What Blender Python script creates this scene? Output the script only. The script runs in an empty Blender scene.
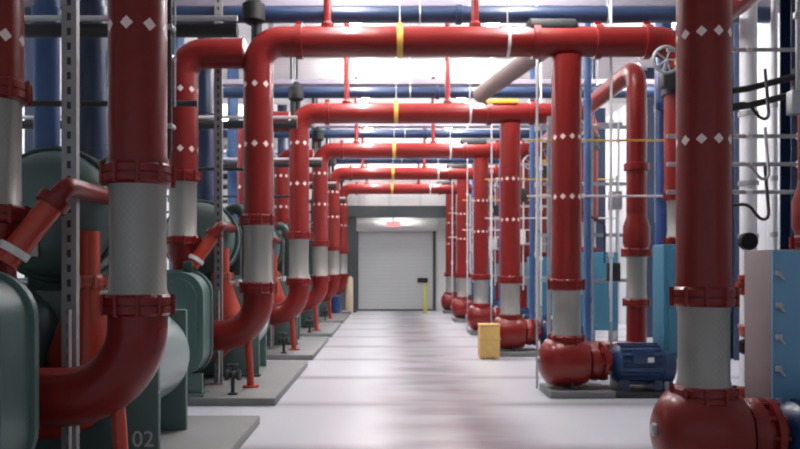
import bpy, math, random
from mathutils import Vector, Matrix
random.seed(7)
PI = math.pi
S = bpy.context.scene
COL = S.collection

# ------------------------------------------------------------------ camera, world, lights, exposure
cam_d = bpy.data.cameras.new('camera'); cam = bpy.data.objects.new('camera', cam_d); COL.objects.link(cam)
cam.location = (0, 0, 1.7); cam.rotation_euler = (PI/2, 0, 0)
cam_d.sensor_width = 36.0; cam_d.lens = 36.0*750/800
cam_d.shift_x = 12/800; cam_d.shift_y = 44.5/800
cam_d.clip_end = 200
cam_d.dof.use_dof = True; cam_d.dof.focus_distance = 2.0; cam_d.dof.aperture_fstop = 6.3   # the photograph is softly focused throughout
S.camera = cam
w = bpy.data.worlds.new('world'); S.world = w; w.use_nodes = True
w.node_tree.nodes['Background'].inputs[0].default_value = (0.85, 0.92, 1.0, 1)
w.node_tree.nodes['Background'].inputs[1].default_value = 0.34
S.view_settings.view_transform = 'Standard'; S.view_settings.look = 'None'
S.view_settings.gamma = 1.0; S.view_settings.use_curve_mapping = False
S.view_settings.exposure = 0.28
TUBE_POWER = 85.0     # emission strength of the fluorescent diffusers

# ------------------------------------------------------------------ layout
BAY = 4.68
DL = [5.28] + [10.17 + BAY*i for i in range(5)]     # left rows (depth)
DR = [5.75] + [10.17 + BAY*i for i in range(5)]     # right rows
XL, XL2, XR = -1.76, -2.78, 2.42
ZC = 4.78
CEIL = 6.7

# ------------------------------------------------------------------ materials
def newmat(name):
    m = bpy.data.materials.new(name); m.use_nodes = True
    nt = m.node_tree; b = nt.nodes['Principled BSDF']
    return m, nt, b
def N(nt, t, **kw):
    n = nt.nodes.new(t)
    for k, v in kw.items(): setattr(n, k, v)
    return n
def math_node(nt, op, a, b=None, c=None):
    n = N(nt, 'ShaderNodeMath', operation=op)
    for i, v in enumerate((a, b, c)):
        if v is None: continue
        if isinstance(v, (int, float)): n.inputs[i].default_value = v
        else: nt.links.new(v, n.inputs[i])
    return n.outputs[0]
def mixcol(nt, f, a, b):
    n = N(nt, 'ShaderNodeMix', data_type='RGBA')
    if isinstance(f, (int, float)): n.inputs[0].default_value = f
    else: nt.links.new(f, n.inputs[0])
    for i, v in ((6, a), (7, b)):
        if isinstance(v, tuple): n.inputs[i].default_value = (*v, 1)
        else: nt.links.new(v, n.inputs[i])
    return n.outputs[2]
def paint(name, col, rough=0.4, metal=0.0, var=0.15, scale=6.0, coat=0.0, spec=0.5):
    m, nt, b = newmat(name)
    tc = N(nt, 'ShaderNodeTexCoord'); no = N(nt, 'ShaderNodeTexNoise')
    no.inputs['Scale'].default_value = scale; no.inputs['Detail'].default_value = 4
    nt.links.new(tc.outputs['Object'], no.inputs['Vector'])
    lo = tuple(max(0, c*(1-var)) for c in col); hi = tuple(min(1, c*(1+var)) for c in col)
    c = mixcol(nt, no.outputs['Fac'], lo, hi)
    nt.links.new(c, b.inputs['Base Color'])
    r = math_node(nt, 'MULTIPLY_ADD', no.outputs['Fac'], 0.16, rough-0.08)
    nt.links.new(r, b.inputs['Roughness'])
    b.inputs['Metallic'].default_value = metal
    b.inputs['Coat Weight'].default_value = coat; b.inputs['Coat Roughness'].default_value = 0.12
    b.inputs['Specular IOR Level'].default_value = spec
    m['c'] = 1
    return m
RED = (0.175, 0.0065, 0.005)
def marked_red(name, z0, phase_deg, count, zmin, zmax, half=0.046):
    m = paint(name, RED, 0.36, var=0.12, coat=0.22, spec=0.3)
    nt = m.node_tree; b = nt.nodes['Principled BSDF']
    base = b.inputs['Base Color'].links[0].from_socket
    tc = N(nt, 'ShaderNodeTexCoord'); sp = N(nt, 'ShaderNodeSeparateXYZ')
    nt.links.new(tc.outputs['Object'], sp.inputs[0])
    th = math_node(nt, 'ARCTAN2', sp.outputs[1], sp.outputs[0])
    u = math_node(nt, 'MULTIPLY', math_node(nt, 'SUBTRACT', th, math.radians(phase_deg)), count/(2*PI))
    u = math_node(nt, 'ABSOLUTE', math_node(nt, 'SUBTRACT', math_node(nt, 'FRACT', math_node(nt, 'ADD', u, 10.5)), 0.5))
    u = math_node(nt, 'MULTIPLY', u, 2*PI/count*0.2)
    v = math_node(nt, 'DIVIDE', math_node(nt, 'SUBTRACT', sp.outputs[2], z0), 0.8)
    v = math_node(nt, 'ABSOLUTE', math_node(nt, 'SUBTRACT', math_node(nt, 'FRACT', math_node(nt, 'ADD', v, 10.5)), 0.5))
    v = math_node(nt, 'MULTIPLY', v, 0.8)
    f = math_node(nt, 'LESS_THAN', math_node(nt, 'ADD', u, v), half)
    f = math_node(nt, 'MULTIPLY', f, math_node(nt, 'GREATER_THAN', sp.outputs[2], zmin))
    f = math_node(nt, 'MULTIPLY', f, math_node(nt, 'LESS_THAN', sp.outputs[2], zmax))
    nt.links.new(mixcol(nt, f, base, (0.80, 0.66, 0.62)), b.inputs['Base Color'])
    return m
M = {}
M['red'] = paint('red_paint', RED, 0.36, var=0.12, coat=0.22, spec=0.3)
M['red_left'] = marked_red('red_paint_marked', 3.375, -94, 8, 3.0, 4.6)
M['red_second'] = marked_red('red_paint_marked_b', 3.31, -85, 8, 3.0, 4.4)
M['red_right'] = marked_red('red_paint_marked_c', 3.47, -117, 10, 2.6, 3.9, 0.04)
M['red_bright'] = paint('red_orange_paint', (0.42, 0.035, 0.015), 0.38, var=0.12, coat=0.2)
M['teal'] = paint('teal_enamel', (0.10, 0.165, 0.155), 0.38, var=0.12, scale=3)
M['teal_dark'] = paint('dark_teal_enamel', (0.035, 0.075, 0.07), 0.4, var=0.2)
M['teal_pale'] = paint('pale_teal_enamel', (0.24, 0.31, 0.305), 0.35, var=0.1)
M['navy'] = paint('navy_paint', (0.010, 0.028, 0.075), 0.4, var=0.15, coat=0.2)
M['blue'] = paint('blue_paint', (0.016, 0.052, 0.18), 0.38, var=0.15)
M['sky_blue'] = paint('light_blue_paint', (0.05, 0.12, 0.28), 0.42, var=0.12)
M['motor_blue'] = paint('motor_blue_paint', (0.008, 0.035, 0.10), 0.35, var=0.15, coat=0.2)
M['cabinet'] = paint('cabinet_blue', (0.15, 0.35, 0.54), 0.45, var=0.08)
M['cabinet_side'] = paint('cabinet_grey_pink', (0.24, 0.19, 0.195), 0.5, var=0.08)
M['galv'] = paint('galvanised_steel', (0.40, 0.42, 0.44), 0.42, metal=0.6, var=0.25, scale=14)
M['steel_dark'] = paint('dark_steel', (0.02, 0.02, 0.021), 0.55, var=0.2)
M['frame_grey'] = paint('slate_frame', (0.05, 0.065, 0.068), 0.5, var=0.12)
M['black'] = paint('black_plastic', (0.007, 0.007, 0.008), 0.6, var=0.2, spec=0.3)
M['white'] = paint('white_paint', (0.80, 0.80, 0.80), 0.5, var=0.04)
M['white_pipe'] = paint('white_jacket', (0.72, 0.73, 0.75), 0.45, var=0.08)
M['tray'] = paint('lavender_tray', (0.30, 0.27, 0.34), 0.5, var=0.12)
M['yellow'] = paint('yellow_paint', (0.65, 0.40, 0.06), 0.45, var=0.15)
M['crate'] = paint('ochre_crate', (0.62, 0.40, 0.13), 0.6, var=0.2, scale=9)
M['tan'] = paint('tan_paint', (0.50, 0.43, 0.30), 0.6, var=0.1)
M['olive'] = paint('olive_yellow', (0.45, 0.43, 0.12), 0.5, var=0.1)
M['brown'] = paint('brown_grey_jacket', (0.20, 0.14, 0.13), 0.6, var=0.2)
M['concrete_pad'] = paint('pad_concrete', (0.17, 0.175, 0.175), 0.6, var=0.25, scale=3)
M['door_grey'] = paint('door_grey', (0.50, 0.53, 0.53), 0.32, var=0.04)
M['tag_white'] = paint('tag_white', (0.72, 0.70, 0.68), 0.5, var=0.1)
M['copper'] = paint('flesh_red', (0.45, 0.10, 0.07), 0.4, var=0.1)
M['text'] = paint('stencil_white', (0.55, 0.58, 0.56), 0.6, var=0.1)
def braid():
    m, nt, b = newmat('braided_steel')
    tc = N(nt, 'ShaderNodeTexCoord'); sp = N(nt, 'ShaderNodeSeparateXYZ'); nt.links.new(tc.outputs['Object'], sp.inputs[0])
    th = math_node(nt, 'ARCTAN2', sp.outputs[1], sp.outputs[0])
    a = math_node(nt, 'SINE', math_node(nt, 'ADD', math_node(nt, 'MULTIPLY', th, 26), math_node(nt, 'MULTIPLY', sp.outputs[2], 120)))
    c = math_node(nt, 'SINE', math_node(nt, 'SUBTRACT', math_node(nt, 'MULTIPLY', th, 26), math_node(nt, 'MULTIPLY', sp.outputs[2], 120)))
    f = math_node(nt, 'MULTIPLY_ADD', math_node(nt, 'ADD', a, c), 0.22, 0.5)
    no = N(nt, 'ShaderNodeTexNoise'); no.inputs['Scale'].default_value = 7
    mp = N(nt, 'ShaderNodeMapping'); mp.inputs['Scale'].default_value = (1, 1, 0.12)
    nt.links.new(tc.outputs['Object'], mp.inputs[0]); nt.links.new(mp.outputs[0], no.inputs['Vector'])
    base = mixcol(nt, no.outputs['Fac'], (0.20, 0.195, 0.18), (0.42, 0.41, 0.38))
    nt.links.new(mixcol(nt, f, base, (0.30, 0.29, 0.27)), b.inputs['Base Color'])
    b.inputs['Metallic'].default_value = 0.45; b.inputs['Roughness'].default_value = 0.42
    return m
M['braid'] = braid()
def floor_mat():
    m, nt, b = newmat('sealed_concrete')
    tc = N(nt, 'ShaderNodeTexCoord'); sp = N(nt, 'ShaderNodeSeparateXYZ'); nt.links.new(tc.outputs['Object'], sp.inputs[0])
    no = N(nt, 'ShaderNodeTexNoise'); no.inputs['Scale'].default_value = 0.6; no.inputs['Detail'].default_value = 1
    nt.links.new(tc.outputs['Object'], no.inputs['Vector'])
    base = mixcol(nt, no.outputs['Fac'], (0.64, 0.66, 0.72), (0.76, 0.78, 0.83))
    # dark mauve streak wandering along the walkway
    mp = N(nt, 'ShaderNodeMapping'); mp.inputs['Scale'].default_value = (0.9, 0.5, 1); mp.inputs['Location'].default_value = (0.3, 0.0, 0)
    nt.links.new(tc.outputs['Object'], mp.inputs[0])
    n2 = N(nt, 'ShaderNodeTexNoise'); n2.inputs['Scale'].default_value = 1.1; n2.inputs['Detail'].default_value = 2
    nt.links.new(mp.outputs[0], n2.inputs['Vector'])
    wob = math_node(nt, 'MULTIPLY_ADD', n2.outputs['Fac'], 0.5, 0.45)
    d = math_node(nt, 'ABSOLUTE', math_node(nt, 'SUBTRACT', sp.outputs[0], wob))
    k = N(nt, 'ShaderNodeMapRange', interpolation_type='SMOOTHSTEP'); nt.links.new(d, k.inputs[0])
    k.inputs[1].default_value = 0.12; k.inputs[2].default_value = 1.12; k.inputs[3].default_value = 1; k.inputs[4].default_value = 0
    mp3 = N(nt, 'ShaderNodeMapping'); mp3.inputs['Scale'].default_value = (0.35, 1.6, 1)
    nt.links.new(tc.outputs['Object'], mp3.inputs[0])
    n3 = N(nt, 'ShaderNodeTexNoise'); n3.inputs['Scale'].default_value = 1.2; n3.inputs['Detail'].default_value = 3
    nt.links.new(mp3.outputs[0], n3.inputs['Vector'])
    k2 = N(nt, 'ShaderNodeMapRange', interpolation_type='SMOOTHSTEP'); nt.links.new(n3.outputs['Fac'], k2.inputs[0])
    k2.inputs[1].default_value = 0.30; k2.inputs[2].default_value = 0.66; k2.inputs[3].default_value = 0.62; k2.inputs[4].default_value = 1
    st = math_node(nt, 'MULTIPLY', math_node(nt, 'MULTIPLY', k.outputs[0], k2.outputs[0]), 0.97)
    c = mixcol(nt, st, base, (0.085, 0.055, 0.075))
    # saw-cut joints with a soft darker band along each
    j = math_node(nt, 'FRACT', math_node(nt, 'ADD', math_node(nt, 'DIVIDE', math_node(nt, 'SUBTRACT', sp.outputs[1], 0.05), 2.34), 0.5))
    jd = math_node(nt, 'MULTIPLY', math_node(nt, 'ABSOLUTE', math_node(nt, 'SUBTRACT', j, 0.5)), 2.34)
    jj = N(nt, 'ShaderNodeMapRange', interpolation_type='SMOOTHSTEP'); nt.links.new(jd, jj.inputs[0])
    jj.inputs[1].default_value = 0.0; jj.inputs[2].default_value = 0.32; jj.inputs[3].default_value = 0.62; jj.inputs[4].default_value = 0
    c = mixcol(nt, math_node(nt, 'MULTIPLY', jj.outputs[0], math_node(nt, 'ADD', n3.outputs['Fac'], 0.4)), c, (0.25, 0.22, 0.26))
    c = mixcol(nt, math_node(nt, 'MULTIPLY', math_node(nt, 'LESS_THAN', jd, 0.012), 0.6), c, (0.12, 0.11, 0.12))
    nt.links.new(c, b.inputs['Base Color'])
    b.inputs['Roughness'].default_value = 0.30
    b.inputs['Coat Weight'].default_value = 0.35; b.inputs['Coat Roughness'].default_value = 0.2
    return m
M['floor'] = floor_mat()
def siding(name, col, axis, pitch):
    m, nt, b = newmat(name)
    tc = N(nt, 'ShaderNodeTexCoord'); sp = N(nt, 'ShaderNodeSeparateXYZ'); nt.links.new(tc.outputs['Object'], sp.inputs[0])
    f = math_node(nt, 'FRACT', math_node(nt, 'DIVIDE', sp.outputs[axis], pitch))
    g = math_node(nt, 'LESS_THAN', f, 0.10)
    nt.links.new(mixcol(nt, math_node(nt, 'MULTIPLY', g, 0.25), col, tuple(c*0.5 for c in col)), b.inputs['Base Color'])
    b.inputs['Roughness'].default_value = 0.5
    return m
M['siding_y'] = siding('white_siding', (0.78, 0.80, 0.82), 1, 0.42)
M['siding_x'] = siding('white_siding_b', (0.80, 0.79, 0.79), 0, 1.2)
M['deck'] = siding('ceiling_deck', (0.82, 0.79, 0.80), 1, 0.3)
M['slats'] = siding('door_slats', (0.55, 0.58, 0.58), 2, 0.16)
M['slats'].node_tree.nodes['Principled BSDF'].inputs['Roughness'].default_value = 0.3
def perforated():
    m, nt, b = newmat('slotted_steel')
    tc = N(nt, 'ShaderNodeTexCoord'); sp = N(nt, 'ShaderNodeSeparateXYZ'); nt.links.new(tc.outputs['Object'], sp.inputs[0])
    z = math_node(nt, 'ABSOLUTE', math_node(nt, 'SUBTRACT', math_node(nt, 'FRACT', math_node(nt, 'DIVIDE', sp.outputs[2], 0.11)), 0.5))
    x = math_node(nt, 'ABSOLUTE', sp.outputs[0])
    s = math_node(nt, 'MULTIPLY', math_node(nt, 'LESS_THAN', z, 0.25), math_node(nt, 'LESS_THAN', x, 0.015))
    nt.links.new(mixcol(nt, s, (0.33, 0.33, 0.33), (0.05, 0.05, 0.05)), b.inputs['Base Color'])
    b.inputs['Metallic'].default_value = 0.4; b.inputs['Roughness'].default_value = 0.5
    return m
M['slotted'] = perforated()
def emit(name, col, s):
    m, nt, b = newmat(name)
    b.inputs['Base Color'].default_value = (*col, 1); b.inputs['Emission Color'].default_value = (*col, 1)
    b.inputs['Emission Strength'].default_value = s
    return m
M['tube'] = emit('lit_diffuser', (1.0, 0.97, 0.96), TUBE_POWER)
M['tube_fill'] = emit('fill_lamp_diffuser', (1.0, 0.98, 0.96), 26.0)
M['exit_red'] = emit('lit_red', (1.0, 0.05, 0.06), 2.2)
M['exit_face'] = emit('lit_white', (1.0, 0.25, 0.25), 0.9)

# ------------------------------------------------------------------ mesh builder
class MB:
    def __init__(s): s.v = []; s.f = []; s.mi = []; s.cur = 0
    def add(s, vs, fs):
        o = len(s.v); s.v += [tuple(v) for v in vs]
        for f in fs: s.f.append(tuple(i+o for i in f)); s.mi.append(s.cur)
        return s
    def box(s, x0, x1, y0, y1, z0, z1):
        vs = [(x, y, z) for x in (x0, x1) for y in (y0, y1) for z in (z0, z1)]
        return s.add(vs, [(0, 1, 3, 2), (4, 6, 7, 5), (0, 4, 5, 1), (2, 3, 7, 6), (0, 2, 6, 4), (1, 5, 7, 3)])
    def bbox(s, x0, x1, y0, y1, z0, z1, r=0.015):
        # box with chamfered edges
        import bmesh
        bm = bmesh.new(); bmesh.ops.create_cube(bm, size=1)
        for v in bm.verts: v.co = Vector(((x0+x1)/2+v.co.x*(x1-x0), (y0+y1)/2+v.co.y*(y1-y0), (z0+z1)/2+v.co.z*(z1-z0)))
        bmesh.ops.bevel(bm, geom=bm.edges[:], offset=min(r, abs(x1-x0)*.45, abs(y1-y0)*.45, abs(z1-z0)*.45), segments=2, profile=0.5, affect='EDGES')
        bm.verts.index_update()
        s.add([v.co[:] for v in bm.verts], [[v.index for v in f.verts] for f in bm.faces]); bm.free(); return s
    def lathe(s, prof, c=(0, 0, 0), axis='z', n=28, flute=0.0):
        # prof: (radius, height); closed with end caps
        c = Vector(c); vs = []; fs = []
        for (r, h) in prof:
            for i in range(n):
                rr = r*(1-flute*(i % 2)); a = 2*PI*i/n
                p = (rr*math.cos(a), rr*math.sin(a), h)
                if axis == 'x': p = (p[2], p[0], p[1])
                elif axis == 'y': p = (p[1], p[2], p[0])
                vs.append(c+Vector(p))
        m = len(prof)
        for k in range(m-1):
            for i in range(n):
                j = (i+1) % n
                fs.append((k*n+i, k*n+j, (k+1)*n+j, (k+1)*n+i))
        fs.append(tuple(reversed(range(n)))); fs.append(tuple((m-1)*n+i for i in range(n)))
        return s.add(vs, fs)
    def cyl(s, p, q, r, n=16, r2=None): return s.tube([p, q], r, n, r2=r2)
    def tube(s, pts, r, n=20, r2=None, closed=False):
        pts = [Vector(p) for p in pts]; m = len(pts); vs = []; fs = []
        up = None
        for k in range(m):
            if closed: t = pts[(k+1) % m]-pts[k-1]
            else: t = pts[min(k+1, m-1)]-pts[max(k-1, 0)]
            t.normalize()
            if up is None:
                ref = Vector((0, 0, 1)) if abs(t.z) < 0.9 else Vector((0, 1, 0))
                up = (ref - t*ref.dot(t)).normalized()
            else: up = (up - t*up.dot(t)).normalized()
            b = t.cross(up); rr = r if r2 is None else r+(r2-r)*k/(m-1)
            for i in range(n):
                a = 2*PI*i/n; vs.append(pts[k]+up*(rr*math.cos(a))+b*(rr*math.sin(a)))
        for k in range(m if closed else m-1):
            k2 = (k+1) % m
            for i in range(n):
                j = (i+1) % n; fs.append((k*n+i, k*n+j, k2*n+j, k2*n+i))
        if not closed:
            fs.append(tuple(reversed(range(n)))); fs.append(tuple((m-1)*n+i for i in range(n)))
        return s.add(vs, fs)
    def prism_y(s, poly, y0, y1):
        n = len(poly); vs = [(x, y0, z) for x, z in poly]+[(x, y1, z) for x, z in poly]
        fs = [(i, (i+1) % n, n+(i+1) % n, n+i) for i in range(n)]+[tuple(reversed(range(n))), tuple(range(n, 2*n))]
        return s.add(vs, fs)
    def torus(s, c, R, r, axis='z', n=28, m=8):
        c = Vector(c); pts = []
        for i in range(n):
            a = 2*PI*i/n; p = (R*math.cos(a), R*math.sin(a), 0)
            if axis == 'x': p = (0, p[0], p[1])
            elif axis == 'y': p = (p[0], 0, p[1])
            pts.append(c+Vector(p))
        return s.tube(pts, r, m, closed=True)
    def build(s, name, mat, parent=None, loc=(0, 0, 0), smooth=True):
        me = bpy.data.meshes.new(name); me.from_pydata(s.v, [], s.f)
        mats = mat if isinstance(mat, (list, tuple)) else [mat]
        for x in mats: me.materials.append(x)
        me.polygons.foreach_set('material_index', s.mi)
        import bmesh
        bm = bmesh.new(); bm.from_mesh(me); bmesh.ops.recalc_face_normals(bm, faces=bm.faces[:]); bm.to_mesh(me); bm.free()
        if smooth:
            me.polygons.foreach_set('use_smooth', [True]*len(me.polygons))
            me.set_sharp_from_angle(angle=math.radians(38))
        me.update()
        o = bpy.data.objects.new(name, me); COL.objects.link(o); o.location = loc
        if parent: o.parent = parent
        return o
def bend(path, radius, n=8):
    """polyline with rounded corners"""
    p = [Vector(q) for q in path]; out = [p[0]]
    for i in range(1, len(p)-1):
        a = (p[i-1]-p[i]).normalized(); b = (p[i+1]-p[i]).normalized()
        ang = a.angle(b); t = radius/math.tan(ang/2)
        s0 = p[i]+a*t; s1 = p[i]+b*t
        c = p[i]+(a+b).normalized()*(radius/math.sin(ang/2))
        u = s0-c; v = s1-c; th = u.angle(v)
        for k in range(n+1):
            f = k/n; out.append(c+(u*math.sin((1-f)*th)+v*math.sin(f*th))/math.sin(th))
    out.append(p[-1]); return out
def rrect(x0, x1, z0, z1, r, n=8, bottom=True):
    pts = []
    cs = [(x1-r, z1-r, 0), (x0+r, z1-r, 90)]
    for cx, cz, a0 in cs:
        for k in range(n+1):
            a = math.radians(a0+90*k/n); pts.append((cx+r*math.cos(a), cz+r*math.sin(a)))
    if bottom:
        for cx, cz, a0 in [(x0+r, z0+r, 180), (x1-r, z0+r, 270)]:
            for k in range(n+1):
                a = math.radians(a0+90*k/n); pts.append((cx+r*math.cos(a), cz+r*math.sin(a)))
    else: pts += [(x0, z0), (x1, z0)]
    return pts
def thing(name, loc, label, cat, group=None):
    o = bpy.data.objects.new(name, None); COL.objects.link(o); o.location = loc; o.empty_display_size = 0.2
    return tag(o, label, cat, group)
def tag(o, label, cat, group=None):
    o['label'] = label; o['category'] = cat
    if group: o['group'] = group
    return o
def struct(o): o['kind'] = 'structure'; return o
def dup(root, loc, label, group=None):
    r = root.copy(); COL.objects.link(r); r.location = loc; r['label'] = label
    if group: r['group'] = group
    for ch in list(root.children):
        c = ch.copy(); COL.objects.link(c); c.parent = r
        for g in list(ch.children):
            d = g.copy(); COL.objects.link(d); d.parent = c
            for h in list(g.children):
                e = h.copy(); COL.objects.link(e); e.parent = d
    return r
def text_obj(name, body, size, mat, parent, loc, rot, depth=0.003):
    cu = bpy.data.curves.new(name, 'FONT'); cu.body = body; cu.size = size; cu.extrude = depth; cu.align_x = 'CENTER'; cu.align_y = 'CENTER'
    o = bpy.data.objects.new(name+'_curve', cu); COL.objects.link(o)
    dg = bpy.context.evaluated_depsgraph_get(); me = bpy.data.meshes.new_from_object(o.evaluated_get(dg))
    bpy.data.objects.remove(o)
    me.materials.clear(); me.materials.append(mat)
    o = bpy.data.objects.new(name, me); COL.objects.link(o); o.location = loc; o.rotation_euler = rot
    if parent: o.parent = parent
    return o
ORD = ['first', 'second', 'third', 'fourth', 'fifth', 'sixth']
def flange(z, r=0.235, t=0.08, n=28, bolts=10):
    b = MB(); h = t/2
    b.lathe([(r*0.86, z-h-0.02), (r*0.93, z-h), (r, z-h), (r, z-0.006), (r*0.95, z-0.004), (r*0.95, z+0.004), (r, z+0.006), (r, z+h), (r*0.93, z+h), (r*0.86, z+h+0.02)], n=n)
    for i in range(bolts):
        a = 2*PI*i/bolts; x, y = r*1.0*math.cos(a), r*1.0*math.sin(a)
        b.lathe([(0.017, z-h-0.018), (0.017, z+h+0.018)], c=(x, y, 0), n=6)
    return b
def flex(z0, z1, r=0.195):
    b = MB(); prof = [(r*1.04, z0), (r*1.04, z0+0.04), (r, z0+0.05)]
    prof += [(r*0.985, (z0+z1)/2), (r, z1-0.05), (r*1.04, z1-0.04), (r*1.04, z1)]
    b.lathe(prof, n=48, flute=0.03); return b

# ------------------------------------------------------------------ structure
X0, X1, Y0, YE, YD = -7.2, 7.2, 1.0, 29.4, 30.7
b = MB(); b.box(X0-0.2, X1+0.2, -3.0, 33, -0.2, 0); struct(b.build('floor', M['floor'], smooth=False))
b = MB(); b.box(X0-0.2, X1+0.2, -3.0, 33, CEIL, CEIL+0.2); struct(b.build('ceiling', M['deck'], smooth=False))
b = MB(); b.box(X0-0.2, X0, -3.0, 33, 0, CEIL); struct(b.build('wall_left', M['siding_y'], smooth=False))
b = MB(); b.box(X1, X1+0.2, -3.0, 33, 0, CEIL); struct(b.build('wall_right', M['siding_y'], smooth=False))
OX0, OX1, OZ = -1.62, 2.55, 3.74
AC = 4.25
b = MB(); b.box(X0, OX0, YE, YE+0.2, 0, CEIL); b.box(OX1, X1, YE, YE+0.2, 0, CEIL); b.box(OX0, OX1, YE, YE+0.2, OZ, CEIL)
struct(b.build('wall_end', M['siding_x'], smooth=False))
# portal trim (dark frame on the hall side of the opening)
b = MB(); b.box(OX0, OX0+0.38, YE-0.12, YE+0.2, 0, OZ); b.box(OX1-0.24, OX1, YE-0.12, YE+0.2, 0, OZ); b.box(OX0, OX1, YE-0.22, YE+0.2, OZ-0.02, OZ+0.42)
struct(b.build('trim_1', M['frame_grey'], smooth=False))
# alcove behind the opening
b = MB(); b.box(OX0-0.1, OX0, YE+0.2, YD+0.1, 0, AC); struct(b.build('wall_alcove_left', M['white'], smooth=False))
b = MB(); b.box(OX1, OX1+0.1, YE+0.2, YD+0.1, 0, AC); struct(b.build('wall_alcove_right', M['white'], smooth=False))
b = MB(); b.box(OX0-0.1, OX1+0.1, YE+0.2, YD+0.1, AC, AC+0.1); struct(b.build('ceiling_alcove', M['white'], smooth=False))
b = MB(); b.box(OX0-0.1, OX1+0.1, YD, YD+0.1, 0, AC); struct(b.build('wall_alcove_back', M['white'], smooth=False))
# roll-up door
d = struct(bpy.data.objects.new('door_1', None)); COL.objects.link(d); d.location = (0.31, YD-0.01, 0)
b = MB(); b.box(-1.52, 1.52, -0.05, 0, 0.04, 3.22); b.build('door_curtain', M['slats'], d, smooth=False)
b = MB(); b.box(-1.54, 1.54, -0.08, 0, 0, 0.06); b.build('bottom_rail', M['frame_grey'], d, smooth=False)
b = MB(); b.box(-1.64, -1.52, -0.1, 0, 0, 3.25); b.build('guide_rail', M['frame_grey'], d, smooth=False)
b = MB(); b.box(1.52, 1.64, -0.1, 0, 0, 3.25); b.build('guide_rail', M['frame_grey'], d, smooth=False)
b = MB(); b.lathe([(0.2, -1.7), (0.22, -1.68), (0.22, 1.68), (0.2, 1.7)], c=(0, -0.22, 3.45), axis='x', n=24); b.build('door_hood', M['white'], d)

# ------------------------------------------------------------------ ceiling beams, pipes, lamps
beam_mb = MB(); beam_mb.box(X0, X1, -0.09, 0.09, -0.02, 0); beam_mb.box(X0, X1, -0.012, 0.012, -0.30, -0.02); beam_mb.box(X0, X1, -0.09, 0.09, -0.32, -0.30)
for i in range(6):
    if i == 0:
        o = beam_mb.build('beam', M['white'], loc=(0, DL[0]+1.75, CEIL), smooth=False); bm0 = o
    else:
        o = bm0.copy(); COL.objects.link(o); o.location = (0, DL[i]+(1.75 if i < 5 else -0.6), CEIL)
    struct(o)
# lamps
LROW = [(-0.60, 'left of the walkway'), (1.95, 'right of the walkway'), (-4.9, 'over the left chillers'), (5.2, 'over the right pumps')]  # rows over chillers and pumps are added to brighten the side walls
lamp0 = None
LY = [9.6+BAY*i for i in range(5)]
for (lx, where) in LROW:
    for i, ly in enumerate(LY):
        if 'over' in where and i in (0, 2, 4): continue
        lab = '%s linear fluorescent lamp from the roller door, hung in the row %s' % (ORD[len(LY)-1-i if 'over' not in where else (3-i)//2], where)
        if lamp0 is None:
            lamp0 = thing('ceiling_lamp', (lx, ly, 6.2), lab, 'ceiling lamp', 'linear fluorescent lamps under the ceiling')
            b = MB(); b.prism_y([(-0.04, 0.045), (0.04, 0.045), (0.03, 0.09), (-0.03, 0.09)], -1.0, 1.0); b.build('lamp_housing', M['white'], lamp0)
            b = MB(); b.prism_y([(-0.09, 0.044), (-0.095, 0.01), (-0.06, -0.03), (0.06, -0.03), (0.095, 0.01), (0.09, 0.044)], -0.98, 0.98); b.build('diffuser', M['tube'], lamp0)
            for yy in (-0.8, 0.8):
                b = MB(); b.cyl((0, yy, 0.085), (0, yy, CEIL-6.2), 0.008, 6); b.build('hanger_rod', M['galv'], lamp0)
        else: dup(lamp0, (lx, ly, 6.2), lab)
al = thing('alcove_fill_lamp', (0.4, 30.0, AC-0.03), 'unseen fill lamp added inside the opening to brighten the roller door', 'ceiling lamp')  # added fill light, out of view above the header, brightens the door
b = MB(); b.bbox(-0.62, 0.62, -0.12, 0.12, -0.02, 0.028, 0.008); b.build('lamp_housing', M['white'], al)
b = MB(); b.box(-0.58, 0.58, -0.09, 0.09, -0.035, -0.021); b.build('diffuser', M['tube_fill'], al)
# cross pipes, navy, one per bay
np0 = None
for i in range(1, 6):
    lab = '%s navy blue pipe crossing under the ceiling, counted from the two white-marked big pipes' % ORD[i-1]
    loc = (0, DL[i]+(0.45 if i < 5 else 0.30), 5.30)
    if np0 is None:
        np0 = thing('cross_pipe', loc, lab, 'pipe', 'navy pipes crossing the hall')
        b = MB(); b.cyl((-6.4, 0, 0), (5.4, 0, 0), 0.115, 24); b.build('pipe_run', M['navy'], np0)
        for xx in (-4.5, -2.4, 0.45, 3.1):
            b = MB(); b.torus((xx, 0, 0), 0.122, 0.014, 'x'); b.cyl((xx, 0, 0.12), (xx, 0, CEIL-5.302), 0.010, 8); b.build('pipe_clamp', M['galv'], np0)
        for xx in (-3.6, 1.0):
            b = MB(); b.lathe([(0.11, -0.05), (0.14, -0.04), (0.14, 0.04), (0.11, 0.05)], c=(xx, 0, 0), axis='x', n=24); b.build('coupling', M['navy'], np0)
    else: dup(np0, loc, lab)
tr0 = None
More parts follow.
